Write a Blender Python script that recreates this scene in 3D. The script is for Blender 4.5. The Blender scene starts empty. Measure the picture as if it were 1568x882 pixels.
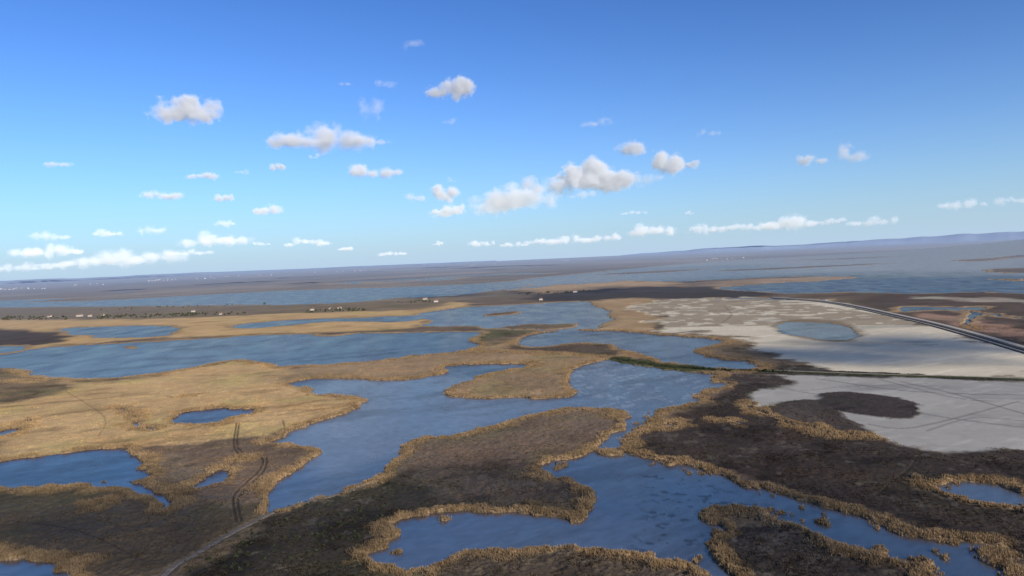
import bpy, math, random, time
import numpy as np
from mathutils import Vector, Matrix
T0=time.time()
random.seed(4); RNG=np.random.default_rng(7)
sc=bpy.context.scene
# ---------------------------------------------------------------- camera (aircraft, 150 m up, slightly banked)
H=150.0; F=1141.0; CU,CV=784.0,441.0
ROLL=math.atan(0.0446); PITCH=math.atan(45.0*math.cos(ROLL)/F)
fw=Vector((0,math.cos(PITCH),-math.sin(PITCH))); r0=Vector((1,0,0)); u0=Vector((0,math.sin(PITCH),math.cos(PITCH)))
Rv=r0*math.cos(ROLL)-u0*math.sin(ROLL); Uv=r0*math.sin(ROLL)+u0*math.cos(ROLL)
cd=bpy.data.cameras.new("camera"); cam=bpy.data.objects.new("camera",cd); sc.collection.objects.link(cam)
m=Matrix.Identity(4)
for i in range(3):
    m[i][0]=Rv[i]; m[i][1]=Uv[i]; m[i][2]=-fw[i]
m[2][3]=H
cam.matrix_world=m; cd.sensor_width=36; cd.lens=36*F/1568; cd.clip_start=1; cd.clip_end=250000
sc.camera=cam
def ray(u,v):
    return Rv*((u-CU)/F)+Uv*(-(v-CV)/F)+fw
def survey(pts):
    """aerial survey: ground coordinates (m) of traced shore points"""
    o=[]
    for u,v in pts:
        d=ray(u,v); dz=min(d.z,-0.0026); t=H/-dz
        o.append((d.x*t,d.y*t))
    return np.array(o)
def smooth_line(pts,n=3,closed=True):
    P=np.array(pts,float); N=len(P); out=[]
    rng=range(N) if closed else range(N-1)
    for i in rng:
        if closed: a,b,c,d=P[i-1],P[i],P[(i+1)%N],P[(i+2)%N]
        else: a,b,c,d=P[max(i-1,0)],P[i],P[i+1],P[min(i+2,N-1)]
        for k in range(n):
            t=k/n
            out.append(0.5*((2*b)+(-a+c)*t+(2*a-5*b+4*c-d)*t*t+(-a+3*b-3*c+d)*t**3))
    if not closed: out.append(P[-1])
    return out
# ---------------------------------------------------------------- noise
def vnoise(x,y,seed=0):
    xi=np.floor(x).astype(np.int64); yi=np.floor(y).astype(np.int64)
    fx=x-xi; fy=y-yi; fx=fx*fx*(3-2*fx); fy=fy*fy*(3-2*fy)
    def h(a,b):
        n=(a*374761393+b*668265263+seed*974634777)&0xffffffff
        n=((n^(n>>13))*1274126177)&0xffffffff
        n=(n^(n>>16))
        n=(n*2246822519)&0xffffffff
        return ((n>>8)&0xffff)/32767.5-1.0
    a=h(xi,yi); b=h(xi+1,yi); c=h(xi,yi+1); d=h(xi+1,yi+1)
    return (a+(b-a)*fx)*(1-fy)+(c+(d-c)*fx)*fy
# ---------------------------------------------------------------- ground grid
th=np.radians(np.concatenate([np.arange(-180,-41,3.0),np.linspace(-41,41,1550),np.arange(44,181,3.0)]))
pp=np.concatenate([np.arange(2.7,40,0.5),np.arange(40,200,0.8),np.arange(200,575,1.0),np.array([600,640,700,800,950,1200,1700,3000,8000,40000])])
rr=(H*F/pp)[::-1]
NT,NR=len(th),len(rr)
RR,TH=np.meshgrid(rr,th,indexing='ij')
X=(RR*np.sin(TH)).ravel(); Y=(RR*np.cos(TH)).ravel(); R=RR.ravel(); TA=TH.ravel()
SP=np.maximum(R*R/(H*F)*0.5,R*0.0009)
def fb(lam,n,seed,stretch=1.0,fade=True,ang=0.0):
    s=np.zeros_like(X); amp=1.0; tot=0
    XX,YY=(X,Y) if ang==0 else (X*math.cos(ang)+Y*math.sin(ang),-X*math.sin(ang)+Y*math.cos(ang))
    for i in range(n):
        l=lam/2**i
        w=1/(1+(1.3*SP/l)**4) if fade else 1.0
        s+=amp*w*vnoise(XX/l+17.3*i+seed*3.1,YY/(l*stretch)+5.7*i,seed+i); tot+=amp; amp*=0.55
    return s/tot*1.5
WX=np.zeros_like(X); WY=np.zeros_like(X)
for k,l in enumerate([2.5,5,10,20,40,80,160,320,640]):
    w=np.exp(-(l/(0.055*R+8))**2)*(0.30 if l<30 else 0.24)*l/(1+(1.0*SP/l)**4)
    WX+=w*vnoise(X/l,Y/l,50+k); WY+=w*vnoise(X/l,Y/l,80+k)
XW=X+WX; YW=Y+WY
def seg_dist(P,x,y,closed):
    N=len(P); d2=np.full(x.shape,1e18); ins=np.zeros(x.shape,bool)
    for i in range(N if closed else N-1):
        ax,ay=P[i]; bx,by=P[(i+1)%N]
        ex,ey=bx-ax,by-ay; L=ex*ex+ey*ey
        if L<1e-9: continue
        px_=x-ax; py_=y-ay
        t=np.clip((px_*ex+py_*ey)/L,0,1)
        dx=px_-t*ex; dy=py_-t*ey
        np.minimum(d2,dx*dx+dy*dy,out=d2)
        if closed and ay!=by:
            c=((ay>y)!=(by>y))&(px_<(y-ay)*ex/ey)
            ins^=c
    return np.sqrt(d2),ins
def sdf(pts,margin=60.0,n=3,warp=True):
    P=survey(smooth_line(pts,n))
    x0,y0=P.min(0)-margin; x1,y1=P.max(0)+margin
    gx,gy=(XW,YW) if warp else (X,Y)
    idx=np.nonzero((gx>x0)&(gx<x1)&(gy>y0)&(gy<y1))[0]
    d,ins=seg_dist(P,gx[idx],gy[idx],True)
    return idx,np.where(ins,d,-d)
def linedist(pts,margin,n=4,warp=False):
    P=survey(smooth_line(pts,n,False))
    x0,y0=P.min(0)-margin; x1,y1=P.max(0)+margin
    gx,gy=(XW,YW) if warp else (X,Y)
    idx=np.nonzero((gx>x0)&(gx<x1)&(gy>y0)&(gy<y1))[0]
    d,_=seg_dist(P,gx[idx],gy[idx],False)
    return idx,d
def sst(a,b,x):
    t=np.clip((x-a)/(b-a),0,1); return t*t*(3-2*t)
# ---------------------------------------------------------------- shoreline survey
water_areas=[
 [(425,782),(428,765),(421,745),(432,733),(462,715),(482,700),(478,690),(455,682),(410,678),(440,671),(468,655),(490,645),(530,635),(560,617),(548,610),(520,605),(490,607),(478,604),(480,594),(455,593),(440,588),(460,582),(500,578),(560,580),(610,582),(650,578),(678,573),(684,562),(740,557),(800,556),(808,562),(770,568),(735,576),(700,590),(685,597),(690,606),(740,608),(800,610),(850,610),(875,605),(874,592),(868,580),(885,562),(920,553),(960,551),(1000,562),(1060,570),(1100,574),(1090,577),(1085,582),(1110,590),(1075,602),(1068,612),(1062,622),(1020,628),(1000,632),(985,645),(975,662),(955,678),(942,694),(926,692),(928,676),(945,663),(958,653),(952,635),(945,626),(900,625),(850,629),(800,639),(750,655),(700,665),(650,672),(630,682),(622,695),(600,711),(590,725),(560,740),(540,747),(500,759),(470,768),(440,780)],
 [(925,688),(905,697),(870,703),(845,706),(833,712),(835,725),(850,732),(875,735),(893,745),(903,758),(915,775),(917,785),(905,797),(880,801),(850,795),(820,788),(790,784),(765,787),(745,784),(720,779),(690,783),(650,790),(615,792),(607,800),(612,815),(600,832),(580,845),(572,858),(590,870),(620,878),(640,878),(680,857),(740,847),(800,838),(850,834),(920,840),(960,845),(1000,855),(1050,865),(1085,882),(1110,895),(1125,895),(1105,870),(1085,850),(1075,830),(1085,818),(1110,808),(1085,795),(1080,785),(1095,778),(1130,777),(1165,785),(1200,795),(1240,810),(1280,828),(1320,842),(1360,855),(1400,862),(1430,872),(1440,895),(1540,895),(1505,858),(1497,842),(1530,838),(1470,828),(1420,825),(1370,815),(1340,800),(1290,785),(1240,772),(1205,762),(1180,750),(1130,738),(1080,722),(1045,712),(1020,705),(985,698),(960,690),(945,688)],
 [(1445,735),(1480,735),(1520,742),(1568,755),(1600,765),(1600,792),(1568,786),(1530,775),(1490,768),(1460,755),(1440,745)],
 [(-20,713),(60,700),(120,692),(175,686),(205,693),(228,705),(236,720),(225,735),(190,738),(150,740),(100,745),(50,748),(-20,748)],
 [(140,742),(185,738),(232,742),(250,750),(262,756),(290,745),(306,742),(330,724),(347,725),(345,738),(320,747),(296,748),(272,758),(262,778),(254,779),(246,762),(200,748),(150,746)],
 [(272,640),(300,628),(345,625),(385,628),(397,634),(360,642),(330,650),(285,650)],
 [(-20,655),(0,661),(22,655),(25,662),(5,670),(-20,672)],
 [(28,646),(42,642),(52,644),(40,649)],
 [(-20,853),(40,857),(80,862),(105,875),(112,900),(-20,900)],
 [(-20,552),(40,537),(100,530),(200,525),(300,520),(400,513),(500,512),(600,510),(700,508),(740,509),(722,522),(735,530),(700,540),(660,543),(620,547),(560,555),(500,560),(450,562),(420,562),(380,552),(340,554),(300,562),(250,572),(180,580),(130,580),(80,578),(50,573),(20,565),(-20,562)],
 [(90,504),(160,500),(260,500),(262,508),(245,515),(180,517),(120,514)],
 [(-20,532),(10,530),(40,534),(10,540),(-20,541)],
 [(350,499),(400,493),(470,489),(560,486),(640,483),(655,488),(600,494),(520,492),(440,499),(380,503)],
 [(640,481),(700,472),(780,467),(880,462),(905,464),(915,472),(935,480),(928,492),(912,502),(880,506),(840,507),(760,504),(720,499),(650,500),(655,490)],
 [(785,520),(840,508),(900,506),(960,509),(1030,513),(1080,517),(1112,522),(1090,530),(1065,540),(1100,548),(1150,555),(1170,563),(1150,568),(1090,565),(1040,558),(1000,550),(970,542),(930,530),(900,526),(870,526),(830,532),(800,530)],
 [(-20,463),(100,462),(200,458),(290,453),(400,447),(500,443),(600,440),(700,436),(790,430),(850,425),(800,440),(750,446),(700,452),(600,457),(540,463),(460,466),(360,467),(250,468),(100,470),(-20,470)],
 [(800,428),(900,418),(1000,408),(1100,400),(1200,394),(1300,389),(1400,382),(1500,374),(1640,367),(1640,446),(1500,447),(1400,450),(1300,448),(1220,450),(1150,446),(1100,441),(1150,436),(1290,428),(1303,424),(1200,424),(1100,428),(1040,431),(960,430),(900,434),(830,436)],
 [(1380,470),(1440,470),(1500,470),(1510,474),(1440,475),(1390,477)],
 [(1488,478),(1500,480),(1484,492),(1500,506),(1484,500),(1474,488)],
 [(1185,500),(1220,493),(1280,497),(1318,510),(1300,520),(1240,518),(1200,510)],
 [(200,648),(222,650),(216,658)],[(140,771),(158,770),(154,775)],[(365,703),(382,704),(378,707)],[(232,652),(250,655),(240,659)],[(20,583),(60,585),(50,588)],[(1010,650),(1028,651),(1022,656)],
]
runnels=[([(1152,620),(1160,632),(1190,642)],1.8),([(1190,642),(1230,652),(1270,664),(1330,670)],1.2),([(1090,645),(1120,648)],2.2),([(1010,650),(1030,645)],1.5),
 ([(800,560),(760,564),(700,566)],4),([(640,545),(700,541),(760,540),(860,542),(940,548)],3.0),
 ([(1380,478),(1450,474),(1568,488)],6),([(1095,456),(1180,458),(1260,460)],9),([(560,600),(590,606)],2),([(270,608),(300,606)],1.5),([(190,625),(206,640),(212,650)],.9)]
islands=[
 [(680,797),(672,792),(685,789),(697,793)],[(868,718),(852,716),(858,710),(868,712)],[(935,700),(925,692),(940,686),(958,692)],
 [(1040,716),(1022,712),(1040,709),(1052,713)],[(1272,805),(1262,802),(1274,800)],[(1335,846),(1320,838),(1345,836),(1352,844)],
 [(1405,860),(1370,852),(1400,851),(1425,857)],[(1300,872),(1278,868),(1290,862),(1330,868)],[(600,848),(590,843),(603,840),(608,845)],
 [(770,502),(800,497),(850,496),(885,496),(880,502),(840,505),(790,505)],[(730,482),(770,478),(800,477),(790,481),(745,484)],
 [(940,549),(960,548),(1010,556),(1060,561),(1098,566),(1090,571),(1030,567),(990,561),(950,554)],
 [(1455,399),(1500,396),(1568,390),(1620,388),(1620,391),(1568,394),(1500,400)],[(1500,414),(1620,408),(1620,416),(1540,418)],
 [(1060,716),(1075,712),(1070,722)],[(190,532),(210,530),(205,534)],[(480,512),(520,507),(540,512),(500,515)],
 [(1500,428),(1560,427),(1545,431)],
 [(1100,414),(1300,405),(1380,402),(1300,407),(1150,414)],
 [(900,421),(1000,415),(1090,412),(1000,418)],[(1200,399),(1330,394),(1400,391),(1300,397)],
]
SD=np.full(X.shape,-1000.0)
for P in water_areas:
    i,d=sdf(P); SD[i]=np.maximum(SD[i],d)
for P,w in runnels:
    i,d=linedist(P,40,warp=True); SD[i]=np.maximum(SD[i],w-d)
for P in islands:
    i,d=sdf(P); SD[i]=np.minimum(SD[i],-d)
out=((np.abs(TA)>math.radians(37))|(R<270))
pn=fb(220,4,200); SD=np.where(out,np.maximum(SD,(pn-0.35)*60-8),SD)
far=(R>3300)&(SD<-20)&(X<3000); SD=np.where(far,np.maximum(SD,(fb(900,4,210)-0.62)*200),SD)
near=(R<1100); SD=SD+np.where(near,0.9*fb(4,2,230)+1.6*fb(11,2,233),0)
tus=fb(5,2,236); SD=np.where(near&(SD>1.0)&(SD<8)&(tus>0.85)&(X>60),-0.9,SD)
print("shore",time.time()-T0)
# ---------------------------------------------------------------- land cover
L=-SD
N=X.size
C=np.zeros((N,3)); VH=np.full(N,0.5); SM=np.zeros(N)
def paint(col,mk):
    m_=mk[:,None]; C[:]=C*(1-m_)+np.array(col)*m_
n1=fb(60,5,1); n2=fb(14,4,2); n3=fb(400,5,3); n4=fb(5,3,4); n5=fb(1800,4,6)
C[:]=(0.17,0.122,0.08)
farm=sst(2200,3600,R)
paint((0.19,0.142,0.09),farm)
paint((0.28,0.20,0.11),sst(0.1,0.6,n3)*0.6)
paint((0.10,0.078,0.055),sst(0.1,0.7,-n3)*0.6)
paint((0.32,0.25,0.165),sst(0.05,0.45,n5)*farm*0.65)
paint((0.10,0.085,0.06),sst(0.1,0.5,-n5)*farm*0.5)
def zone(pts,col,feather=4,amp=6,vh=None,alpha=1.0,warp=True,sm=None):
    i,d=sdf(pts,margin=40+feather*2,warp=warp)
    fe=feather*(0.5+R[i]/900)
    mm=sst(-fe,fe,d+n1[i]*amp*(0.5+R[i]/900)+n2[i]*amp*0.5)*alpha
    C[i]=C[i]*(1-mm[:,None])+np.array(col)*mm[:,None]
    if vh is not None: VH[i]=VH[i]*(1-mm)+vh*mm
    SM[i]=SM[i]*(1-mm)+(sm or 0)*mm
GOLD=(0.55,0.36,0.16); TAN=(0.34,0.228,0.12); DARK=(0.056,0.042,0.032); MID=(0.17,0.12,0.078); SALT=(0.62,0.535,0.375)
zone([(-30,760),(100,745),(240,742),(420,740),(430,775),(240,890),(-30,900)],(0.14,0.10,0.058),8,8,0.9,sm=.5)
zone([(-20,572),(60,580),(130,585),(200,583),(280,570),(340,556),(380,556),(440,566),(450,590),(480,605),(560,615),(520,637),(470,652),(420,668),(380,674),(300,682),(240,690),(150,688),(60,700),(-20,712)],GOLD,8,9,1.1,sm=.65)
zone([(-20,560),(40,575),(110,590),(60,612),(-20,618)],(0.13,0.10,0.065),8,8,1.0,0.8)  # dark shadow patch painted into the ground colour
zone([(180,690),(300,680),(420,672),(480,690),(430,735),(420,765),(340,770),(300,700)],(0.18,0.125,0.078),6,8,1.0,sm=.3)
zone([(380,575),(470,570),(600,590),(520,600),(420,590)],(.42,.29,.145),10,10,1.1,.7,sm=.5)
zone([(-20,488),(100,486),(200,488),(330,486),(450,479),(560,476),(640,473),(690,462),(720,470),(650,482),(640,500),(560,508),(400,512),(250,518),(100,528),(-20,537)],GOLD,10,14,1.3,sm=.6)
zone([(-20,470),(200,470),(400,468),(640,459),(700,458),(640,474),(450,480),(250,488),(-20,490)],(0.21,0.155,0.088),10,14,0.8)
zone([(-20,505),(60,508),(110,515),(60,530),(-20,538)],(0.09,0.07,0.055),8,10,0.6)
zone([(440,562),(560,557),(660,544),(740,532),(850,519),(930,524),(990,540),(1000,549),(930,553),(880,562),(870,590),(876,606),(800,612),(700,607),(680,597),(740,575),(700,560),(680,575),(600,582),(500,580)],TAN,6,8,1.2,sm=.4)
zone([(720,520),(800,512),(780,500),(740,505)],(0.12,0.11,0.055),6,8,1.2)
zone([(770,535),(860,520),(960,530),(940,547),(850,540)],(0.09,0.068,0.05),6,8,1.0,.85)
zone([(760,565),(830,570),(860,590),(820,600),(760,590)],(0.24,0.165,0.09),6,8,1.2,.7,sm=.4)
zone([(880,464),(1000,458),(1010,500),(960,510),(915,503),(935,485)],(0.40,0.27,0.14),8,10,1.2,sm=.4)
zone([(770,438),(900,430),(1000,431),(1070,440),(1000,447),(880,450),(800,446)],(0.44,0.29,0.15),12,20,1.0)
zone([(1060,433),(1200,426),(1300,424),(1290,429),(1150,436),(1080,441)],(0.36,0.25,0.15),12,10,0.8)
zone([(800,457),(870,447),(980,440),(1120,440),(1200,450),(1110,458),(980,456),(880,462)],(0.06,0.05,0.042),12,20,0.8)  # far shadow band painted into the ground colour
zone([(955,472),(1000,461),(1060,458),(1150,456),(1250,459),(1310,470),(1380,488),(1450,505),(1520,525),(1620,545),(1620,578),(1500,577),(1400,573),(1330,571),(1250,562),(1200,553),(1160,542),(1140,524),(1120,514),(1060,509),(1000,504),(1012,490),(970,478)],SALT,8,22,0.03)
zone([(1180,497),(1220,489),(1290,494),(1330,510),(1300,524),(1240,521),(1190,510)],(0.25,0.19,0.115),5,5,0.1)
zone([(1065,535),(1110,520),(1145,525),(1165,545),(1200,555),(1180,563),(1100,548)],(0.27,0.185,0.10),5,8,1.0)
zone([(1150,606),(1180,580),(1250,574),(1350,577),(1620,586),(1620,706),(1500,697),(1440,692),(1380,680),(1330,668),(1280,650),(1200,640),(1155,628)],(0.365,0.34,0.285),6,12,0.03)
zone([(975,655),(1060,628),(1112,600),(1100,585),(1130,575),(1180,578),(1200,590),(1150,605),(1155,628),(1200,640),(1280,652),(1330,668),(1380,680),(1450,692),(1620,706),(1620,870),(1500,835),(1350,795),(1200,748),(1050,708),(955,690),(960,670)],DARK,5,8,0.55,sm=.2)
zone([(1140,632),(1200,615),(1240,612),(1262,618),(1290,634),(1300,645),(1335,660),(1330,670),(1230,655),(1160,640)],(0.07,0.054,0.042),3,5,0.5,sm=.4)
zone([(1248,612),(1275,602),(1330,602),(1385,611),(1416,630),(1390,641),(1340,640),(1285,632),(1258,622)],(0.055,0.042,0.035),2.5,3,0.5,sm=.8)
zone([(1310,461),(1400,448),(1640,452),(1640,546),(1520,518),(1430,495),(1370,480)],(0.10,0.074,0.057),10,14,0.6)
zone([(1400,482),(1470,486),(1560,505),(1620,520),(1620,535),(1500,508)],(0.29,0.18,0.12),8,10,0.5)
zone([(1400,455),(1500,456),(1620,462),(1620,466),(1480,461)],(0.42,0.36,0.27),8,10,0.1,.8)
zone([(1160,560),(1240,562),(1330,571),(1620,580),(1620,585),(1300,577),(1160,572)],(0.05,0.042,0.03),3,3,0.6)
zone([(640,676),(750,657),(850,632),(945,627),(955,655),(900,692),(835,708),(830,735),(720,720),(600,740)],MID,8,10,0.9,sm=.3)
zone([(430,785),(560,748),(640,725),(720,715),(830,738),(890,750),(912,785),(880,797),(745,780),(620,790),(600,830),(560,875),(600,900),(235,900),(350,835)],(0.058,0.048,0.034),8,12,0.6)
zone([(640,735),(760,705),(860,740),(900,785),(740,770)],(0.145,0.105,0.07),10,14,0.7,.7)
zone([(690,862),(860,842),(1000,862),(1060,880),(1080,900),(650,900)],(0.10,0.075,0.05),5,8,0.9)
zone([(1100,812),(1180,802),(1300,845),(1420,882),(1440,900),(1120,900),(1090,840)],(0.058,0.046,0.034),4,8,0.7)
saltm=1-sst(0.06,0.25,VH)
cal=(1-0.6*SM)*(1-0.75*saltm)
var=0.28*n1+0.22*n2+0.2*n4
C*=(1+var*cal)[:,None]
rust=sst(0.0,0.7,fb(45,4,12))*0.4*(1-saltm)
C*=1+rust[:,None]*np.array([0.15,0.0,-0.15])
grn=sst(0.1,0.8,fb(70,4,15))*0.4*(1-saltm)
C*=1+grn[:,None]*np.array([-0.25,-0.0,-0.25])
lane=sst(0.35,0.65,fb(70,5,27,stretch=0.3,ang=.35))*SM
C*=(1-0.42*lane)[:,None]
mott=sst(0.1,0.6,fb(22,4,37))*(SM<.25)*(1-saltm)*(R<1500)
C*=(1-0.36*mott)[:,None]
scald=sst(0.45,0.7,fb(9,3,18)+0.3*n1)*(1-saltm)*(R<1600)*0.3
paint((0.20,0.17,0.125),scald*(1-SM))
damp=sst(-0.05,0.6,fb(190,6,21,stretch=.4,ang=-.3)+0.2*n2)*saltm
C*=(1-0.30*damp[:,None]*np.array([1.0,.94,.85]))
crust=sst(0.2,0.6,fb(40,5,24,stretch=.2,ang=.5))*saltm
C*=(1+0.15*crust)[:,None]
speck=sst(0.35,0.5,fb(26,4,29)+0.9*sst(1150,850,X+(Y-1500)*0.1)-0.25)*saltm*(R>1500)*(X<760)
paint((0.24,0.175,0.105),speck*0.7)
nf=fb(30,3,31)+0.3*fb(8,2,34)
fwid=np.clip((7.0+0.005*R)*(1+0.75*nf),1.2,60)
fr=(1-sst(fwid*0.55,fwid*1.4,L))*(1-saltm)*(R<7000)
frc=np.array((0.335,0.228,0.118))*(1+0.25*n4+0.25*n2)[:,None]
C[:]=C*(1-0.88*fr[:,None])+np.clip(frc,0.05,1)*0.88*fr[:,None]
i,d=sdf(islands[11],margin=20); gm_=sst(-2,1,d)
C[i]=C[i]*(1-gm_[:,None])+np.array((.07,.074,.028))*gm_[:,None]; 
FR=fr.copy(); FR[i]*=(1-gm_)
VH=VH*(1-fr)+(1.3+0.4*n2)*fr
mud=(1-sst(0.0,0.8,L))*(R<1500)
paint((0.07,0.054,0.037),np.where(L>-1,mud,0)*0.85)
for P,w,a in [([(362,650),(358,685),(372,700),(400,702),(398,720),(372,745),(357,765),(362,800)],0.75,.7),([(366,650),(363,685),(380,697),(406,700),(404,722),(380,747),(364,768),(370,800)],0.7,.7),
              ([(432,645),(436,660),(430,672)],0.7,.5),([(100,600),(160,640),(150,670)],0.8,.3),([(200,630),(215,650),(190,640)],.8,.4),
              ([(1160,590),(1300,612),(1450,640),(1568,655)],1.5,.4),([(1110,470),(1120,482),(1105,495)],2.5,.3),([(1250,580),(1400,600),(1568,605)],1.6,.45),([(1560,615),(1400,655),(1330,650)],1.4,.4),
              ([(1350,582),(1420,600),(1480,612),(1568,618)],1.2,.45),([(1340,760),(1390,720),(1400,705)],.6,.5),([(1200,690),(1300,680),(1360,690)],.6,.4),
              ([(1380,585),(1460,603),(1568,634)],1.5,.4),([(1420,660),(1490,640),(1568,645)],1.2,.35),([(1180,590),(1230,598),(1300,592),(1420,588)],1.3,.35),
              ([(470,882),(478,850),(520,810),(600,775),(700,750)],.6,.4),([(20,800),(120,815),(220,860)],.6,.4)]:
    i,d=linedist(P,15)
    mk=(1-sst(w*0.6,w*1.6,d))*a
    C[i]=C[i]*(1-mk[:,None])+np.array((0.05,0.04,0.032))*mk[:,None]; VH[i]*=(1-mk)
track_px=[(236,900),(262,872),(300,850),(350,820),(400,795),(425,783),(470,771),(520,757),(575,742)]
i,d=linedist(track_px,20); mk=1-sst(2.2,3.6,d); VH[i]*=(1-mk); C[i]=C[i]*(1-mk[:,None])+np.array((.13,.105,.08))*mk[:,None]; FR[i]*=(1-mk)
L[i]=np.where(d<3.0,np.maximum(L[i],1.0),L[i])
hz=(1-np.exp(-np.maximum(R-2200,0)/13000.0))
paint((0.40,0.475,0.565),hz*0.93)  # aerial haze painted into the ground colour, growing with distance
C=np.clip(C,0.012,0.8)
bump=1+0.5*fb(7,3,41)+0.45*fb(2.4,2,43)
land=np.minimum(L*1.1,0.20+VH*sst(0,3.0,L)*np.clip(bump,0.15,2.3))
Z=np.where(L>0,land,np.maximum(L*0.5,-1.5))
TEX=0.12+0.88*(1-saltm)*(1-.4*SM)
print("cover",time.time()-T0)
def grid_mesh(name,X,Y,Z,nr,nt,attrs):
    me=bpy.data.meshes.new(name)
    co=np.stack([X,Y,Z],1).astype(np.float32)
    idx=np.arange(nr*nt).reshape(nr,nt)
    q=np.stack([idx[:-1,:-1],idx[:-1,1:],idx[1:,1:],idx[1:,:-1]],-1).reshape(-1,4)[:, ::-1]
    me.vertices.add(len(co)); me.vertices.foreach_set('co',co.ravel())
    me.loops.add(q.size); me.loops.foreach_set('vertex_index',q.ravel().astype(np.int32))
    me.polygons.add(len(q)); me.polygons.foreach_set('loop_start',np.arange(0,q.size,4,dtype=np.int32))
    me.polygons.foreach_set('use_smooth',np.ones(len(q),bool))
    me.update(calc_edges=True)
    for nm,c in attrs.items():
        a=me.attributes.new(nm,'FLOAT_COLOR','POINT')
        a.data.foreach_set('color',c.astype(np.float32).ravel())
    ob=bpy.data.objects.new(name,me); sc.collection.objects.link(ob); return ob
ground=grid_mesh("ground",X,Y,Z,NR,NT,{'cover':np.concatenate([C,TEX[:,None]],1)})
# ---------------------------------------------------------------- water sheet
def sub(A): return A.reshape(NR,NT)[::2,::2].ravel()
Xw,Yw,Rw=sub(X),sub(Y),sub(R)
nr2,nt2=len(range(0,NR,2)),len(range(0,NT,2))
WC=np.zeros((Xw.size,3)); WC[:]=(0.062,0.070,0.078)
wn=sub(fb(300,4,61)); wn2=sub(fb(60,4,63)); wn3=sub(n5); wst=sub(fb(120,5,66,stretch=.22,ang=.45)); wfi=sub(fb(26,4,68,stretch=.25,ang=.7)); wrp=sub(fb(7,3,69,stretch=.4,ang=.7))
def wmix(col,m_): 
    global WC
    WC=WC*(1-m_[:,None])+np.array(col)*m_[:,None]
wmix((0.11,0.118,0.124),sst(-0.2,0.6,wn)*0.6)
def wzone(pts,col,al,fe):
    P=survey(smooth_line(pts,3)); d,ins=seg_dist(P,Xw,Yw,True); d=np.where(ins,d,-d)
    k=sst(-fe,fe,d+wn2*fe); wmix(col,k*al); return k
wzone([(-30,440),(400,430),(850,415),(900,440),(600,470),(-30,480)],(0.13,0.155,0.18),.85,300)
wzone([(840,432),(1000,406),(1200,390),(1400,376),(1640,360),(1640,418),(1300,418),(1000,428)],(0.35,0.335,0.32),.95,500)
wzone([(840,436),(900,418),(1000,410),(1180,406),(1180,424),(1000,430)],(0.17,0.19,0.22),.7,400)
wzone([(1150,446),(1200,434),(1310,428),(1620,424),(1620,450),(1400,452)],(0.04,0.06,0.115),.9,150)
wzone([(1185,500),(1220,492),(1280,496),(1320,510),(1300,522),(1240,520)],(0.21,0.20,0.15),1,10)
wzone([(480,585),(700,575),(860,612),(760,650),(640,670),(600,700),(500,730),(450,700)],(0.17,0.178,0.18),.9,20)
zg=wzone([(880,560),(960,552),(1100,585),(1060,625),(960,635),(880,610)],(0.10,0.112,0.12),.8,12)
wmix((0.34,0.35,0.36),zg*sst(.2,.55,wfi)*.55)  # glare streaks painted into the channel's water tint
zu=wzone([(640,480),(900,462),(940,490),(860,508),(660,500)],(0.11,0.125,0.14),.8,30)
wmix((0.32,0.34,0.36),zu*sst(.1,.5,wst)*.5)  # bright glare streaks painted into the upper lagoon tint
wzone([(260,640),(300,624),(400,624),(400,645),(300,655)],(0.012,0.028,0.075),1,5)
wzone([(-20,700),(200,680),(350,720),(350,760),(200,780),(-20,760)],(0.025,0.04,0.075),1,10)
wzone([(380,560),(560,512),(740,510),(730,535),(560,556)],(0.03,0.04,0.06),.8,20)
WEEDSHAPE=survey([(990,720),(1090,740),(1180,790),(1090,780),(1060,830),(980,850),(1000,780)]); d,ins=seg_dist(WEEDSHAPE,Xw,Yw,True); d=np.where(ins,d,-d)
wd=sub(fb(5,3,71,stretch=1.0)); WEED=sst(-15,5,d)*sst(0.32,0.5,wd+0.25*wn2)*0.75; wmix((0.02,0.025,0.03),WEED)
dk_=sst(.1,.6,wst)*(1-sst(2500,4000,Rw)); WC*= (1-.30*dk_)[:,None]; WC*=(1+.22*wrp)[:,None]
hw=(1-np.exp(-np.maximum(Rw-2500,0)/22000.0)); wmix((0.37,0.41,0.46),hw*0.6)  # distance haze blended into the water tint
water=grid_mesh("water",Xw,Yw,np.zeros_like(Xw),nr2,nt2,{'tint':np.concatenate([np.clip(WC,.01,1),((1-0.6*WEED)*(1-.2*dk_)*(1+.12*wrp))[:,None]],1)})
print("mesh",time.time()-T0)
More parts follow.
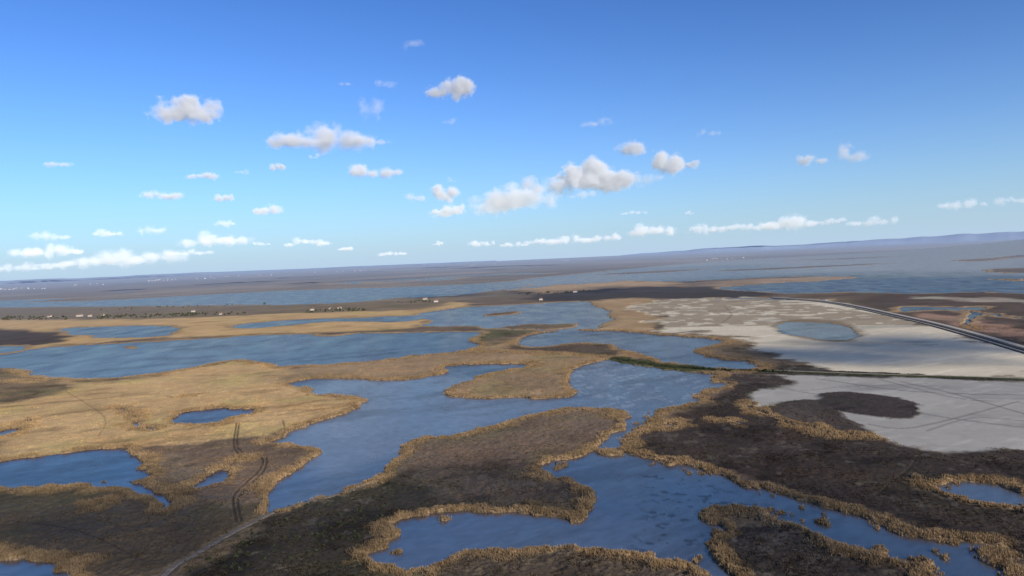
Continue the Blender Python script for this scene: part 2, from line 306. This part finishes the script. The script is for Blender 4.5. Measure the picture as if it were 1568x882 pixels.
# ---------------------------------------------------------------- materials
def newmat(n):
    mt=bpy.data.materials.new(n); mt.use_nodes=True; nt=mt.node_tree; nt.nodes.clear()
    o=nt.nodes.new('ShaderNodeOutputMaterial'); return mt,nt,o
def nd(nt,t,**k):
    n=nt.nodes.new(t)
    for a,b in k.items(): setattr(n,a,b)
    return n
def simple(n,col,rough=0.9,var=0.25,scale=0.3):
    mt,nt,o=newmat(n); b=nd(nt,'ShaderNodeBsdfPrincipled'); b.inputs['Roughness'].default_value=rough; b.inputs['Specular IOR Level'].default_value=0.2
    g=nd(nt,'ShaderNodeNewGeometry'); ns=nd(nt,'ShaderNodeTexNoise'); ns.inputs['Scale'].default_value=scale; ns.inputs['Detail'].default_value=4
    nt.links.new(g.outputs['Position'],ns.inputs['Vector'])
    mr=nd(nt,'ShaderNodeMapRange'); mr.inputs['From Min'].default_value=.3; mr.inputs['From Max'].default_value=.7; mr.inputs['To Min'].default_value=1-var; mr.inputs['To Max'].default_value=1+var
    nt.links.new(ns.outputs['Fac'],mr.inputs['Value'])
    vm=nd(nt,'ShaderNodeVectorMath',operation='SCALE'); vm.inputs[0].default_value=col; nt.links.new(mr.outputs[0],vm.inputs['Scale'])
    nt.links.new(vm.outputs[0],b.inputs['Base Color']); nt.links.new(b.outputs[0],o.inputs['Surface']); return mt
mt,nt,o=newmat("marsh_ground"); lk=nt.links.new
at=nd(nt,'ShaderNodeAttribute',attribute_name='cover'); b=nd(nt,'ShaderNodeBsdfPrincipled'); b.inputs['Roughness'].default_value=.95; b.inputs['Specular IOR Level'].default_value=.08
g=nd(nt,'ShaderNodeNewGeometry')
ns=nd(nt,'ShaderNodeTexNoise'); ns.inputs['Scale'].default_value=.6; ns.inputs['Detail'].default_value=5; ns.inputs['Roughness'].default_value=.72
lk(g.outputs['Position'],ns.inputs['Vector'])
mr=nd(nt,'ShaderNodeMapRange'); mr.inputs['From Min'].default_value=.3; mr.inputs['From Max'].default_value=.7; mr.inputs['To Min'].default_value=-.4; mr.inputs['To Max'].default_value=.4
lk(ns.outputs['Fac'],mr.inputs['Value'])
ma=nd(nt,'ShaderNodeMath',operation='MULTIPLY_ADD'); ma.inputs[2].default_value=1; lk(mr.outputs[0],ma.inputs[0]); lk(at.outputs['Alpha'],ma.inputs[1])
vm=nd(nt,'ShaderNodeVectorMath',operation='SCALE'); lk(at.outputs['Color'],vm.inputs[0]); lk(ma.outputs[0],vm.inputs['Scale'])
lk(vm.outputs[0],b.inputs['Base Color'])
bp=nd(nt,'ShaderNodeBump'); bp.inputs['Distance'].default_value=.4; m7=nd(nt,'ShaderNodeMath',operation='MULTIPLY'); m7.inputs[1].default_value=.6; lk(at.outputs['Alpha'],m7.inputs[0]); lk(m7.outputs[0],bp.inputs['Strength']); lk(ns.outputs['Fac'],bp.inputs['Height']); lk(bp.outputs[0],b.inputs['Normal'])
lk(b.outputs[0],o.inputs['Surface']); ground.data.materials.append(mt)
mt,nt,o=newmat("lagoon_water"); lk=nt.links.new
at=nd(nt,'ShaderNodeAttribute',attribute_name='tint')
g=nd(nt,'ShaderNodeNewGeometry'); mp=nd(nt,'ShaderNodeMapping'); mp.inputs['Rotation'].default_value=(0,0,.5); mp.inputs['Scale'].default_value=(1,.4,1); lk(g.outputs['Position'],mp.inputs['Vector'])
ns=nd(nt,'ShaderNodeTexNoise'); ns.inputs['Scale'].default_value=.7; ns.inputs['Detail'].default_value=3; lk(mp.outputs[0],ns.inputs['Vector'])
ng=nd(nt,'ShaderNodeTexNoise'); ng.inputs['Scale'].default_value=.02; ng.inputs['Detail'].default_value=6; ng.inputs['Roughness'].default_value=.6; lk(mp.outputs[0],ng.inputs['Vector'])
mr=nd(nt,'ShaderNodeMapRange'); mr.inputs['From Min'].default_value=.35; mr.inputs['From Max'].default_value=.65; mr.inputs['To Min'].default_value=.16; mr.inputs['To Max'].default_value=.30
lk(ng.outputs['Fac'],mr.inputs['Value'])
bp=nd(nt,'ShaderNodeBump'); bp.inputs['Distance'].default_value=.3; lk(mr.outputs[0],bp.inputs['Strength']); lk(ns.outputs['Fac'],bp.inputs['Height'])
df=nd(nt,'ShaderNodeBsdfDiffuse'); lk(at.outputs['Color'],df.inputs['Color'])
gl=nd(nt,'ShaderNodeBsdfGlossy'); gl.inputs['Color'].default_value=(.82,.72,.60,1); lk(mr.outputs[0],gl.inputs['Roughness']); lk(bp.outputs[0],gl.inputs['Normal'])
fn=nd(nt,'ShaderNodeFresnel'); fn.inputs['IOR'].default_value=1.33
fm=nd(nt,'ShaderNodeMapRange',interpolation_type='SMOOTHSTEP'); fm.inputs['From Max'].default_value=.9; fm.inputs['To Min'].default_value=.03; fm.inputs['To Max'].default_value=.46; lk(fn.outputs[0],fm.inputs['Value'])
f2=nd(nt,'ShaderNodeMath',operation='MULTIPLY'); lk(fm.outputs[0],f2.inputs[0]); lk(at.outputs['Alpha'],f2.inputs[1])
mx=nd(nt,'ShaderNodeMixShader'); lk(f2.outputs[0],mx.inputs[0]); lk(df.outputs[0],mx.inputs[1]); lk(gl.outputs[0],mx.inputs[2]); lk(mx.outputs[0],o.inputs['Surface']); water.data.materials.append(mt)
# ---------------------------------------------------------------- sky & sun
SEL=math.radians(26); SAZ=math.radians(142)
S=Vector((math.sin(SAZ)*math.cos(SEL),math.cos(SAZ)*math.cos(SEL),math.sin(SEL)))
w=bpy.data.worlds.new("World"); sc.world=w; w.use_nodes=True; nt=w.node_tree; nt.nodes.clear(); lk=nt.links.new
sk=nd(nt,'ShaderNodeTexSky',sky_type='NISHITA'); sk.sun_disc=False; sk.sun_elevation=SEL; sk.sun_rotation=SAZ; sk.altitude=150; sk.air_density=1.0; sk.dust_density=0.4; sk.ozone_density=2.0
s0=nd(nt,'ShaderNodeVectorMath',operation='SCALE'); s0.inputs['Scale'].default_value=.12; lk(sk.outputs[0],s0.inputs[0])
gm=nd(nt,'ShaderNodeGamma'); gm.inputs['Gamma'].default_value=1.35; lk(s0.outputs[0],gm.inputs['Color'])
s1=nd(nt,'ShaderNodeVectorMath',operation='MULTIPLY'); s1.inputs[1].default_value=(4.7,7.6,11.8); lk(gm.outputs[0],s1.inputs[0])
tc=nd(nt,'ShaderNodeTexCoord'); sp=nd(nt,'ShaderNodeSeparateXYZ'); lk(tc.outputs['Generated'],sp.inputs[0])
e1=nd(nt,'ShaderNodeMath',operation='MULTIPLY'); e1.inputs[1].default_value=-1/0.095; lk(sp.outputs['Z'],e1.inputs[0])
e2=nd(nt,'ShaderNodeMath',operation='EXPONENT'); lk(e1.outputs[0],e2.inputs[0])
e3=nd(nt,'ShaderNodeMath',operation='MULTIPLY',use_clamp=True); e3.inputs[1].default_value=.95; lk(e2.outputs[0],e3.inputs[0])
mxc=nd(nt,'ShaderNodeMix',data_type='RGBA'); lk(e3.outputs[0],mxc.inputs['Factor']); lk(s1.outputs[0],mxc.inputs['A']); mxc.inputs['B'].default_value=(4.1,5.4,6.9,1)
bg=nd(nt,'ShaderNodeBackground'); bg.inputs['Strength'].default_value=.12; ow=nd(nt,'ShaderNodeOutputWorld')
lk(mxc.outputs['Result'],bg.inputs['Color']); lk(bg.outputs[0],ow.inputs['Surface'])
sl=bpy.data.lights.new("sun",'SUN'); sl.energy=5.0; sl.angle=math.radians(.5); sl.color=(1,.91,.78)
so=bpy.data.objects.new("sun",sl); sc.collection.objects.link(so); so.rotation_euler=S.to_track_quat('Z','Y').to_euler()
sc.view_settings.view_transform='Standard'; sc.view_settings.look='None'; sc.view_settings.exposure=0
# ---------------------------------------------------------------- clouds (volumes at true altitude)
def box_ob(name,x0,y0,z0,x1,y1,z1):
    me=bpy.data.meshes.new(name)
    v=[(x,y,z) for z in (z0,z1) for y in (y0,y1) for x in (x0,x1)]
    me.from_pydata(v,[],[(0,2,3,1),(4,5,7,6),(0,1,5,4),(2,6,7,3),(0,4,6,2),(1,3,7,5)])
    ob=bpy.data.objects.new(name,me); sc.collection.objects.link(ob); return ob
def cloud(loc,w_,h_,dep,tau,seed,rot=0.0,puffs=None,name="cloud",detail=4,step=1.0,nsc=.6,far=0.0):
    rg=random.Random(seed)
    if puffs is None:
        n=max(2,min(7,int(round(w_/h_*1.3)))); puffs=[]
        for k in range(n):
            t=(k+.5)/n-.5; e=math.sqrt(max(0.05,1-(2*t)**2))
            rz=h_*.5*(.5+.45*e)*rg.uniform(.5,1.25)
            puffs.append((t*w_*.85+rg.uniform(-.06,.06)*w_,rg.uniform(-.2,.2)*dep,rz*.75+rg.uniform(-.08,.18)*h_, w_/n*rg.uniform(.6,1.25),dep*.45*rg.uniform(.7,1.1),rz))
    x0=min(p[0]-p[3]*1.4 for p in puffs);x1=max(p[0]+p[3]*1.4 for p in puffs)
    y0=min(p[1]-p[4]*1.35 for p in puffs);y1=max(p[1]+p[4]*1.35 for p in puffs)
    z1=max(p[2]+p[5]*1.5 for p in puffs);z0=min(0,min(p[2]-p[5]*1.3 for p in puffs))
    ob=box_ob(name,x0,y0,z0,x1,y1,z1); ob.location=loc; ob.rotation_euler=(0,0,rot)
    mt,nt,o=newmat("cloud_vapour"); lk=nt.links.new
    mt.cycles.volume_step_rate=step
    tc=nd(nt,'ShaderNodeTexCoord'); prev=None
    ns=nd(nt,'ShaderNodeTexNoise'); ns.inputs['Scale'].default_value=1/(h_*nsc); ns.inputs['Detail'].default_value=detail; ns.inputs['Roughness'].default_value=.62
    ad=nd(nt,'ShaderNodeVectorMath',operation='ADD'); ad.inputs[1].default_value=(seed*731.1,seed*97.3,0); lk(tc.outputs['Object'],ad.inputs[0]); lk(ad.outputs[0],ns.inputs['Vector'])
    for p in puffs:
        s1=nd(nt,'ShaderNodeVectorMath',operation='SUBTRACT'); s1.inputs[1].default_value=p[:3]; lk(tc.outputs['Object'],s1.inputs[0])
        s2=nd(nt,'ShaderNodeVectorMath',operation='DIVIDE'); s2.inputs[1].default_value=p[3:]; lk(s1.outputs[0],s2.inputs[0])
        s3=nd(nt,'ShaderNodeVectorMath',operation='LENGTH'); lk(s2.outputs[0],s3.inputs[0])
        if prev is None: prev=s3.outputs['Value']
        else:
            mn=nd(nt,'ShaderNodeMath',operation='SMOOTH_MIN'); mn.inputs[2].default_value=.25; lk(prev,mn.inputs[0]); lk(s3.outputs['Value'],mn.inputs[1]); prev=mn.outputs[0]
    a=nd(nt,'ShaderNodeMath',operation='MULTIPLY_ADD'); a.inputs[1].default_value=3.0; a.inputs[2].default_value=-1.5+.9; lk(ns.outputs['Fac'],a.inputs[0])
    b_=nd(nt,'ShaderNodeMath',operation='SUBTRACT'); lk(a.outputs[0],b_.inputs[0]); lk(prev,b_.inputs[1])
    c=nd(nt,'ShaderNodeMath',operation='MULTIPLY',use_clamp=True); c.inputs[1].default_value=1.0+1.0*far; lk(b_.outputs[0],c.inputs[0])
    dn=nd(nt,'ShaderNodeMath',operation='MULTIPLY'); dn.inputs[1].default_value=tau*(1+.5*far)/(min(dep,w_)*.55); lk(c.outputs[0],dn.inputs[0])
    vs=nd(nt,'ShaderNodeVolumeScatter'); vs.inputs['Color'].default_value=(.98-.50*far,.98-.47*far,.98-.38*far,1); vs.inputs['Anisotropy'].default_value=-.25; lk(dn.outputs[0],vs.inputs['Density'])  # far clouds scatter greyer and bluer: haze put into their colour
    em=nd(nt,'ShaderNodeEmission'); em.inputs['Color'].default_value=(.80,.87,1,1); e2=nd(nt,'ShaderNodeMath',operation='MULTIPLY'); e2.inputs[1].default_value=.17+.04*far; lk(dn.outputs[0],e2.inputs[0]); lk(e2.outputs[0],em.inputs['Strength'])  # added self-glow stands in for multiple scattering
    as_=nd(nt,'ShaderNodeAddShader'); lk(vs.outputs[0],as_.inputs[0]); lk(em.outputs[0],as_.inputs[1]); lk(as_.outputs[0],o.inputs['Volume'])
    ob.data.materials.append(mt); return ob
clist=[(692,130,78,28,7),(292,166,66,32,6),(500,206,145,32,4.5),(435,212,40,22,4),(565,212,50,14,1.5),(425,255,24,10,4),(310,266,38,11,3),(570,260,86,18,4),(685,293,44,28,4.5),(690,321,46,16,3.5),
(248,295,50,14,3),(341,300,22,14,4),(925,250,80,62,9),(866,264,38,32,7),(905,274,110,26,4.5),(968,220,36,30,6),(790,296,85,40,2.8),(752,306,44,34,2.2),(815,280,44,24,2.2),(1022,246,36,36,5),(1060,249,22,13,2.5),(990,273,44,16,1),(1243,242,42,15,1.7),(1300,237,34,26,1.3),
(88,249,26,10,1.2),(410,322,38,11,2.4),(635,299,28,14,1.1),(470,368,60,13,2.2),(330,366,92,17,2.2),(75,384,88,15,2.2),(190,395,150,20,2),(120,402,90,12,1.6),
(1000,351,72,15,2.2),(1085,349,54,14,2.2),(1140,346,50,11,1.5),(1205,341,80,20,2.6),(870,366,90,11,2),(930,362,50,10,1.6),(790,372,50,9,1.4),(1335,338,64,11,1.2),(1475,313,54,11,1.2),(572,161,34,28,.8),(915,184,36,18,.8),(630,62,32,18,.4),(1080,200,34,14,.5),(590,128,30,10,.5),(530,126,16,8,.6),(690,185,18,10,.4),(370,262,20,8,.7),(482,238,16,7,.9),
(165,357,38,9,1.6),(80,361,38,10,1.2),(347,341,28,9,1.6),(236,353,22,12,1),(530,380,22,7,2),(740,371,40,9,1.6),(672,372,14,6,1.6),(30,410,70,10,1.2),(600,388,46,5,1.6),(1055,326,12,5,1.2),(970,325,40,5,.8),(1550,306,34,10,.9),(290,386,60,7,1.2),(400,372,26,6,1.2),(1270,338,40,8,1.4),(893,296,40,12,.9)]
for k,(u,v,pw,ph,tau) in enumerate(clist):
    pw*=1.05; ph*=1.2
    d=ray(u,v+ph*.5); hor=math.hypot(d.x,d.y); el=d.z/hor
    D=min(1150/el,45000); base=H+D*el; sc_=D/F
    az=math.atan2(d.x,d.y)
    big=pw>60 and ph>22
    cloud((D*math.sin(az),D*math.cos(az),base),pw*sc_,ph*sc_,max(pw*.55,ph)*sc_,tau*.85,k+1,rot=-az,detail=5 if big else 4,step=1.0 if big else 1.6,far=min(1,max(0,(D-5000)/16000)))
def shadow_cloud(u,v,w_,dep,tau,seed,rot=0):
    g_=survey([(u,v)])[0]; k=1300/math.tan(SEL)
    cloud((g_[0]+math.sin(SAZ)*k,g_[1]+math.cos(SAZ)*k,1300),w_,150,dep,tau,seed,rot,detail=2,step=3,nsc=1.0)
shadow_cloud(120,870,420,160,1.6,101)
shadow_cloud(1480,542,560,300,2.6,102)
shadow_cloud(900,445,1600,700,5,103)
shadow_cloud(760,850,520,170,1.1,104)
print("clouds",time.time()-T0)
# ---------------------------------------------------------------- hills
def ridge(name,u0_,u1_,dist,prof,col,seed):
    n=240; vs=[];fs=[]
    for j in range(n+1):
        u=u0_+(u1_-u0_)*j/n; d=ray(u,400); az=math.atan2(d.x,d.y)
        hh=np.interp(u,[p[0] for p in prof],[p[1] for p in prof])
        nn=float(sum(vnoise(np.array([u/(60/2**q)]),np.array([seed*7.7]),seed+q)[0]*.5**q for q in range(4)))
        hh=max(0,hh*(1+.2*nn))
        for q,(dd,hf) in enumerate([(0,-5),(1500,hh*.5),(3500,hh),(8000,-5)]):
            vs.append(((dist+dd)*math.sin(az),(dist+dd)*math.cos(az),hf))
        if j:
            a0=(j-1)*4;b0=j*4
            for q in range(3): fs.append((a0+q,b0+q,b0+q+1,a0+q+1))
    me=bpy.data.meshes.new(name); me.from_pydata(vs,[],fs); ob=bpy.data.objects.new(name,me); sc.collection.objects.link(ob)
    for p in me.polygons: p.use_smooth=True
    me.materials.append(simple(name+"_haze",col,1,.05,.0005)); return ob  # distance haze is built into the ridge's base colour
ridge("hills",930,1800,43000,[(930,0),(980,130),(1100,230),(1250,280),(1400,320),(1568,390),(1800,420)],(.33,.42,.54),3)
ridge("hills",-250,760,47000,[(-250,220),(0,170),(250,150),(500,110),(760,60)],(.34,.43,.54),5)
# ---------------------------------------------------------------- reeds and marsh scrub (one mesh each)
def scatter(name,prob,count,blades,hmin,hmax,wid,lean,colf,seed):
    rg=np.random.default_rng(seed)
    ok=np.nonzero((np.abs(TA)<0.70)&(R>285)&(R<1500)&(prob>0.02)&(L>0.6))[0]
    wt=prob[ok]*R[ok]**1.3; wt/=wt.sum()
    pk=rg.choice(ok,count,p=wt)
    dr=R[pk]**2/(H*F); bx=X[pk]+rg.uniform(-.6,.6,count)*dr; by=Y[pk]+rg.uniform(-.6,.6,count)*dr; bz=Z[pk]-.15
    n=count*blades; bx=np.repeat(bx,blades)+rg.normal(0,wid*.6,n); by=np.repeat(by,blades)+rg.normal(0,wid*.6,n); bz=np.repeat(bz,blades)
    hh=rg.uniform(hmin,hmax,n)*np.repeat(rg.uniform(.7,1.3,count),blades); an=rg.uniform(0,math.pi*2,n); ww=wid*rg.uniform(.25,.5,n)
    v=np.zeros((n,3,3)); 
    v[:,0]=np.stack([bx-ww*np.cos(an),by-ww*np.sin(an),bz],1); v[:,1]=np.stack([bx+ww*np.cos(an),by+ww*np.sin(an),bz],1)
    v[:,2]=np.stack([bx+rg.normal(0,lean,n),by+rg.normal(0,lean,n),bz+hh],1)
    me=bpy.data.meshes.new(name); me.vertices.add(n*3); me.vertices.foreach_set('co',v.astype(np.float32).ravel())
    me.loops.add(n*3); me.loops.foreach_set('vertex_index',np.arange(n*3,dtype=np.int32)); me.polygons.add(n); me.polygons.foreach_set('loop_start',np.arange(0,n*3,3,dtype=np.int32)); me.update(calc_edges=True)
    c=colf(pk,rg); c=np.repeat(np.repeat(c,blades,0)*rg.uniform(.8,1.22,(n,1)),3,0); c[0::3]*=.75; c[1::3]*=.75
    a=me.attributes.new('cover','FLOAT_COLOR','POINT'); a.data.foreach_set('color',np.concatenate([np.clip(c,.01,.7),np.ones((len(c),1))],1).astype(np.float32).ravel())
    mt,nt,o=newmat(name+"_mat"); at=nd(nt,'ShaderNodeAttribute',attribute_name='cover'); b=nd(nt,'ShaderNodeBsdfDiffuse'); nt.links.new(at.outputs['Color'],b.inputs['Color'])
    tr=nd(nt,'ShaderNodeBsdfTranslucent'); nt.links.new(at.outputs['Color'],tr.inputs['Color']); mx=nd(nt,'ShaderNodeMixShader'); mx.inputs[0].default_value=.35
    nt.links.new(b.outputs[0],mx.inputs[1]); nt.links.new(tr.outputs[0],mx.inputs[2]); nt.links.new(mx.outputs[0],o.inputs['Surface']); me.materials.append(mt)
    ob=bpy.data.objects.new(name,me); sc.collection.objects.link(ob); return ob
cl=sst(-.2,.6,n2+.5*n4)
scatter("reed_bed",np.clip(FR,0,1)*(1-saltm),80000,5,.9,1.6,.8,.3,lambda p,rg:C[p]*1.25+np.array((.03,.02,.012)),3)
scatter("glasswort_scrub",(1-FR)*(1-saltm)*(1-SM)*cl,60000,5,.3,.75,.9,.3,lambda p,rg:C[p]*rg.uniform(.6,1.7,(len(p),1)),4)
print("scatter",time.time()-T0)
# ---------------------------------------------------------------- roads
def ribbon(name,pxs,width,z,mat,off=0.0,seg=6):
    P=survey(smooth_line(pxs,seg,False)); vs=[];fs=[]
    for i_,p in enumerate(P):
        a=P[max(i_-1,0)];b=P[min(i_+1,len(P)-1)]; t=(b-a)/np.linalg.norm(b-a); n_=np.array([-t[1],t[0]])
        for s_,zz in ((-.5,-1),(-.42,0),(0,.06),(.42,0),(.5,-1)):
            q=p+n_*(off+s_*width); vs.append((q[0],q[1],z+(zz if zz>=0 else -z-.5)))
        if i_:
            a0=(i_-1)*5;b0=i_*5
            for q in range(4): fs.append((a0+q,a0+q+1,b0+q+1,b0+q))
    me=bpy.data.meshes.new(name); me.from_pydata(vs,[],fs); me.materials.append(mat)
    ob=bpy.data.objects.new(name,me); sc.collection.objects.link(ob); return ob
cw=[(1180,456),(1250,461),(1300,468),(1360,481),(1430,497),(1500,516),(1568,536),(1640,557)]
ribbon("embankment",cw,34,1.2,simple("bank_soil",(.14,.11,.075),.95,.3,.08))
ribbon("road",cw,10,1.9,simple("road_surface",(.44,.39,.31),.9,.12,.3),off=7)
ribbon("service_track",cw,4,1.85,simple("track_surface",(.36,.31,.24),.9,.2,.3),off=-11)
ribbon("drainage_ditch",cw,7,1.45,simple("ditch_mud",(.03,.03,.028),.9,.3,.2),off=-4)
dk=[(940,548),(1010,561),(1090,566),(1180,569),(1280,573),(1370,576),(1480,579),(1568,582),(1640,584)]
ribbon("dike",dk,10,1.5,simple("dike_grass",(.045,.052,.02),.95,.45,.15))
ribbon("dike_path",dk[3:],2.6,1.85,simple("path_gravel",(.30,.26,.2),.95,.2,.3),off=1.5)
ribbon("dirt_road",track_px,3.4,.5,simple("dirt",(.20,.165,.125),.95,.35,.3))
# ---------------------------------------------------------------- farmhouses
wallm=simple("lime_render",(.55,.51,.44),.9,.08,.5); roofm=simple("clay_tiles",(.28,.15,.09),.9,.2,1.5); winm=simple("dark_glass",(.03,.035,.04),.2,.1,1); doorm=simple("timber_door",(.10,.06,.035),.8,.2,2)
def mesh_part(name,vs,fs,mat,parent):
    me=bpy.data.meshes.new(name); me.from_pydata(vs,[],fs); me.materials.append(mat); ob=bpy.data.objects.new(name,me); sc.collection.objects.link(ob); ob.parent=parent; return ob
def boxv(x0,y0,z0,x1,y1,z1,vs,fs):
    k=len(vs); vs+= [(x,y,z) for z in (z0,z1) for y in (y0,y1) for x in (x0,x1)]
    fs+=[tuple(k+q for q in f) for f in ((0,2,3,1),(4,5,7,6),(0,1,5,4),(2,6,7,3),(0,4,6,2),(1,3,7,5))]
def farmhouse(u,v,Ln,W,Hh,rot):
    g_=survey([(u,v)])[0]; e=bpy.data.objects.new("farmhouse",None); sc.collection.objects.link(e); e.location=(g_[0],g_[1],0.3); e.rotation_euler=(0,0,rot)
    a,b=Ln/2,W/2; rh=W*.28
    mesh_part("walls",[(-a,-b,0),(a,-b,0),(a,b,0),(-a,b,0),(-a,-b,Hh),(a,-b,Hh),(a,b,Hh),(-a,b,Hh),(-a,0,Hh+rh),(a,0,Hh+rh)],[(0,1,5,4),(1,2,6,9,5),(2,3,7,6),(3,0,4,8,7)],wallm,e)
    a2,b2=a+.5,b+.6; zz=Hh-.1
    mesh_part("roof",[(-a2,-b2,zz-.1),(a2,-b2,zz-.1),(a2,0,zz+rh+.35),(-a2,0,zz+rh+.35),(a2,b2,zz-.1),(-a2,b2,zz-.1),(-a2,-b2,zz+.15),(a2,-b2,zz+.15),(a2,0,zz+rh+.6),(-a2,0,zz+rh+.6),(a2,b2,zz+.15),(-a2,b2,zz+.15)],[(6,7,8,9),(9,8,10,11),(0,1,7,6),(4,5,11,10),(0,3,2,1),(3,5,4,2),(1,2,8,7),(2,4,10,8),(3,0,6,9),(5,3,9,11)],roofm,e)
    vs=[];fs=[]; n=max(2,int(Ln/4))
    for s_ in (-1,1):
        for q in range(n):
            x=-a+(q+.5)*Ln/n
            for z in ([1.2,4.0] if Hh>5 else [1.2]):
                if s_<0 and z==1.2 and q==n//2: continue
                y=s_*b; boxv(x-.6,min(y,y+s_*.05),z,x+.6,max(y,y+s_*.05),z+1.4,vs,fs)
    mesh_part("windows",vs,fs,winm,e)
    vs=[];fs=[]; x=-a+(n//2+.5)*Ln/n; boxv(x-.6,-b-.06,0,x+.6,-b,2.2,vs,fs); mesh_part("door",vs,fs,doorm,e)
    vs=[];fs=[]; boxv(a*.5-.5,-.5,Hh+rh*.6,a*.5+.5,.5,Hh+rh+1.6,vs,fs); mesh_part("chimney",vs,fs,wallm,e)
for u,v,l,w_,h_,r_ in [(122,485,22,9,6.5,.1),(138,485,14,8,5,.3),(76,486,15,8,5.5,-.2),(158,484,12,7,5,.4),(296,478,13,7,6,0),(338,482,10,6,4,.3),(478,476,14,8,6,.2),(520,473,13,7,5,-.1),(651,459,18,9,5.5,.1),(667,463,17,9,6,.5),(828,460,12,8,5,.2),(505,474,9,6,4,.6),(880,448,18,11,6,.3)]:
    farmhouse(u,v,l,w_,h_,r_)
# ---------------------------------------------------------------- trees (belts around the farms)
barkm=simple("bark",(.07,.055,.04),.95,.3,2); leafm=simple("pine_foliage",(.06,.068,.03),.9,.5,.25); bushm=simple("tamarisk_foliage",(.05,.055,.026),.95,.4,.3)
def tree_belt(spots,seed,hs=(5,11),name="tree_belt",leaf=None):
    rg=np.random.default_rng(seed); V=[];Fc=[];MI=[]
    for (u,v) in spots:
        g_=survey([(u,v)])[0]; gx,gy=g_; h_=rg.uniform(*hs); r_=h_*rg.uniform(.4,.7); lf=min(.7,.2*h_); tw=min(.35,.05*h_)
        k=len(V)
        for zz,rad in ((0,tw),(h_*.55,tw*.45)):
            for q in range(5): V.append((gx+rad*math.cos(q*1.257),gy+rad*math.sin(q*1.257),zz))
        for q in range(5): Fc.append((k+q,k+(q+1)%5,k+5+(q+1)%5,k+5+q)); MI.append(0)
        for q in range(3):
            an=rg.uniform(0,6.28); k=len(V); ex,ey=gx+math.cos(an)*r_*.7,gy+math.sin(an)*r_*.7
            V+= [(gx-.12,gy,h_*.35),(gx+.12,gy,h_*.35),(ex,ey,h_*.75)]; Fc.append((k,k+1,k+2)); MI.append(0)
        for c_ in range(6):
            cc=np.array([gx,gy,h_*.58])+rg.normal(0,1,3)*np.array([r_*.5,r_*.5,h_*.14])
            for q in range(16):
                p=cc+rg.normal(0,1,3)*r_*.26; k=len(V)
                for s_ in range(3): V.append(tuple(p+rg.normal(0,1,3)*lf))
                Fc.append((k,k+1,k+2)); MI.append(1)
    me=bpy.data.meshes.new(name); me.from_pydata([tuple(map(float,q)) for q in V],[],Fc); me.materials.append(barkm); me.materials.append(leaf or leafm); me.polygons.foreach_set('material_index',MI)
    ob=bpy.data.objects.new(name,me); sc.collection.objects.link(ob)
rt=random.Random(9)
def spread(u0_,v0_,u1_,v1_,n,j,ju=3): 
    return [(u0_+(u1_-u0_)*t+rt.uniform(-ju,ju),v0_+(v1_-v0_)*t+rt.uniform(-j,j)) for t in [rt.random() for _ in range(n)]]
tree_belt(spread(5,488,110,488,60,2.5)+spread(150,487,300,482,80,2.5),11,(4,9))
tree_belt(spread(280,482,380,480,36,2),12,(3,7))
tree_belt(spread(470,478,560,475,42,2),13,(4,9))
tree_belt(spread(610,464,665,461,20,1.5),14,(3,7))
tree_belt(spread(790,452,900,446,26,1.5)+spread(150,474,420,466,20,1.5),15,(4,8))
tree_belt(spread(946,551,1010,561,45,1)+spread(1010,561,1094,567,70,1)+spread(1098,568,1205,571,60,.8),17,(1.5,3.2),"hedge",bushm)
tree_belt([(u,v) for u,v in spread(270,880,600,775,170,30,20) if v-770>-(u-425)*.2 and abs(v-(783+(425-u)*.55))>7 and v<895],18,(.9,2.0),"bushes",bushm)
tree_belt(spread(520,870,560,800,40,10,14)+spread(640,740,860,700,50,14,10),19,(.8,1.6),"bushes",bushm)
# ---------------------------------------------------------------- far villages on the plain
def village(groups):
    vs=[];fs=[];mi=[]; rg=random.Random(5)
    for (u0_,v0_,u1_,v1_,n) in groups:
        for _ in range(n):
            t=rg.random(); p=survey([(u0_+(u1_-u0_)*t,v0_+(v1_-v0_)*t+rg.uniform(-1.2,1.2))])[0]
            D=math.hypot(*p); l=rg.uniform(9,18)*(1+D/30000); w_=rg.uniform(8,12)*(1+D/26000); h_=rg.uniform(4,7)*(1+D/24000); k=len(vs); a,b=l/2,w_/2; an=rg.uniform(-.5,.5); ca,sa=math.cos(an),math.sin(an)
            for x,y,z in [(-a,-b,0),(a,-b,0),(a,b,0),(-a,b,0),(-a,-b,h_),(a,-b,h_),(a,b,h_),(-a,b,h_),(-a,0,h_*1.3),(a,0,h_*1.3)]: vs.append((p[0]+x*ca-y*sa,p[1]+x*sa+y*ca,z))
            for f,m_ in (((0,1,5,4),0),((1,2,6,9,5),0),((2,3,7,6),0),((3,0,4,8,7),0),((4,5,9,8),1),((8,9,6,7),1)): fs.append(tuple(k+q for q in f)); mi.append(m_)
    me=bpy.data.meshes.new("distant_village"); me.from_pydata(vs,[],fs); me.materials.append(simple("far_walls",(.52,.53,.55),.9,.1,.01)); me.materials.append(simple("far_roofs",(.36,.32,.32),.9,.2,.01)); me.polygons.foreach_set('material_index',mi)  # wall and roof colours have distance haze mixed in
    ob=bpy.data.objects.new("distant_village",me); sc.collection.objects.link(ob)
village([(0,443,70,441,14),(110,437,180,434,5),(220,430,270,428,16),(300,427,420,420,12),(440,420,600,412,10),(640,410,780,404,6),(860,399,900,397,8),(1080,398,1150,394,8)])
print("done",time.time()-T0)
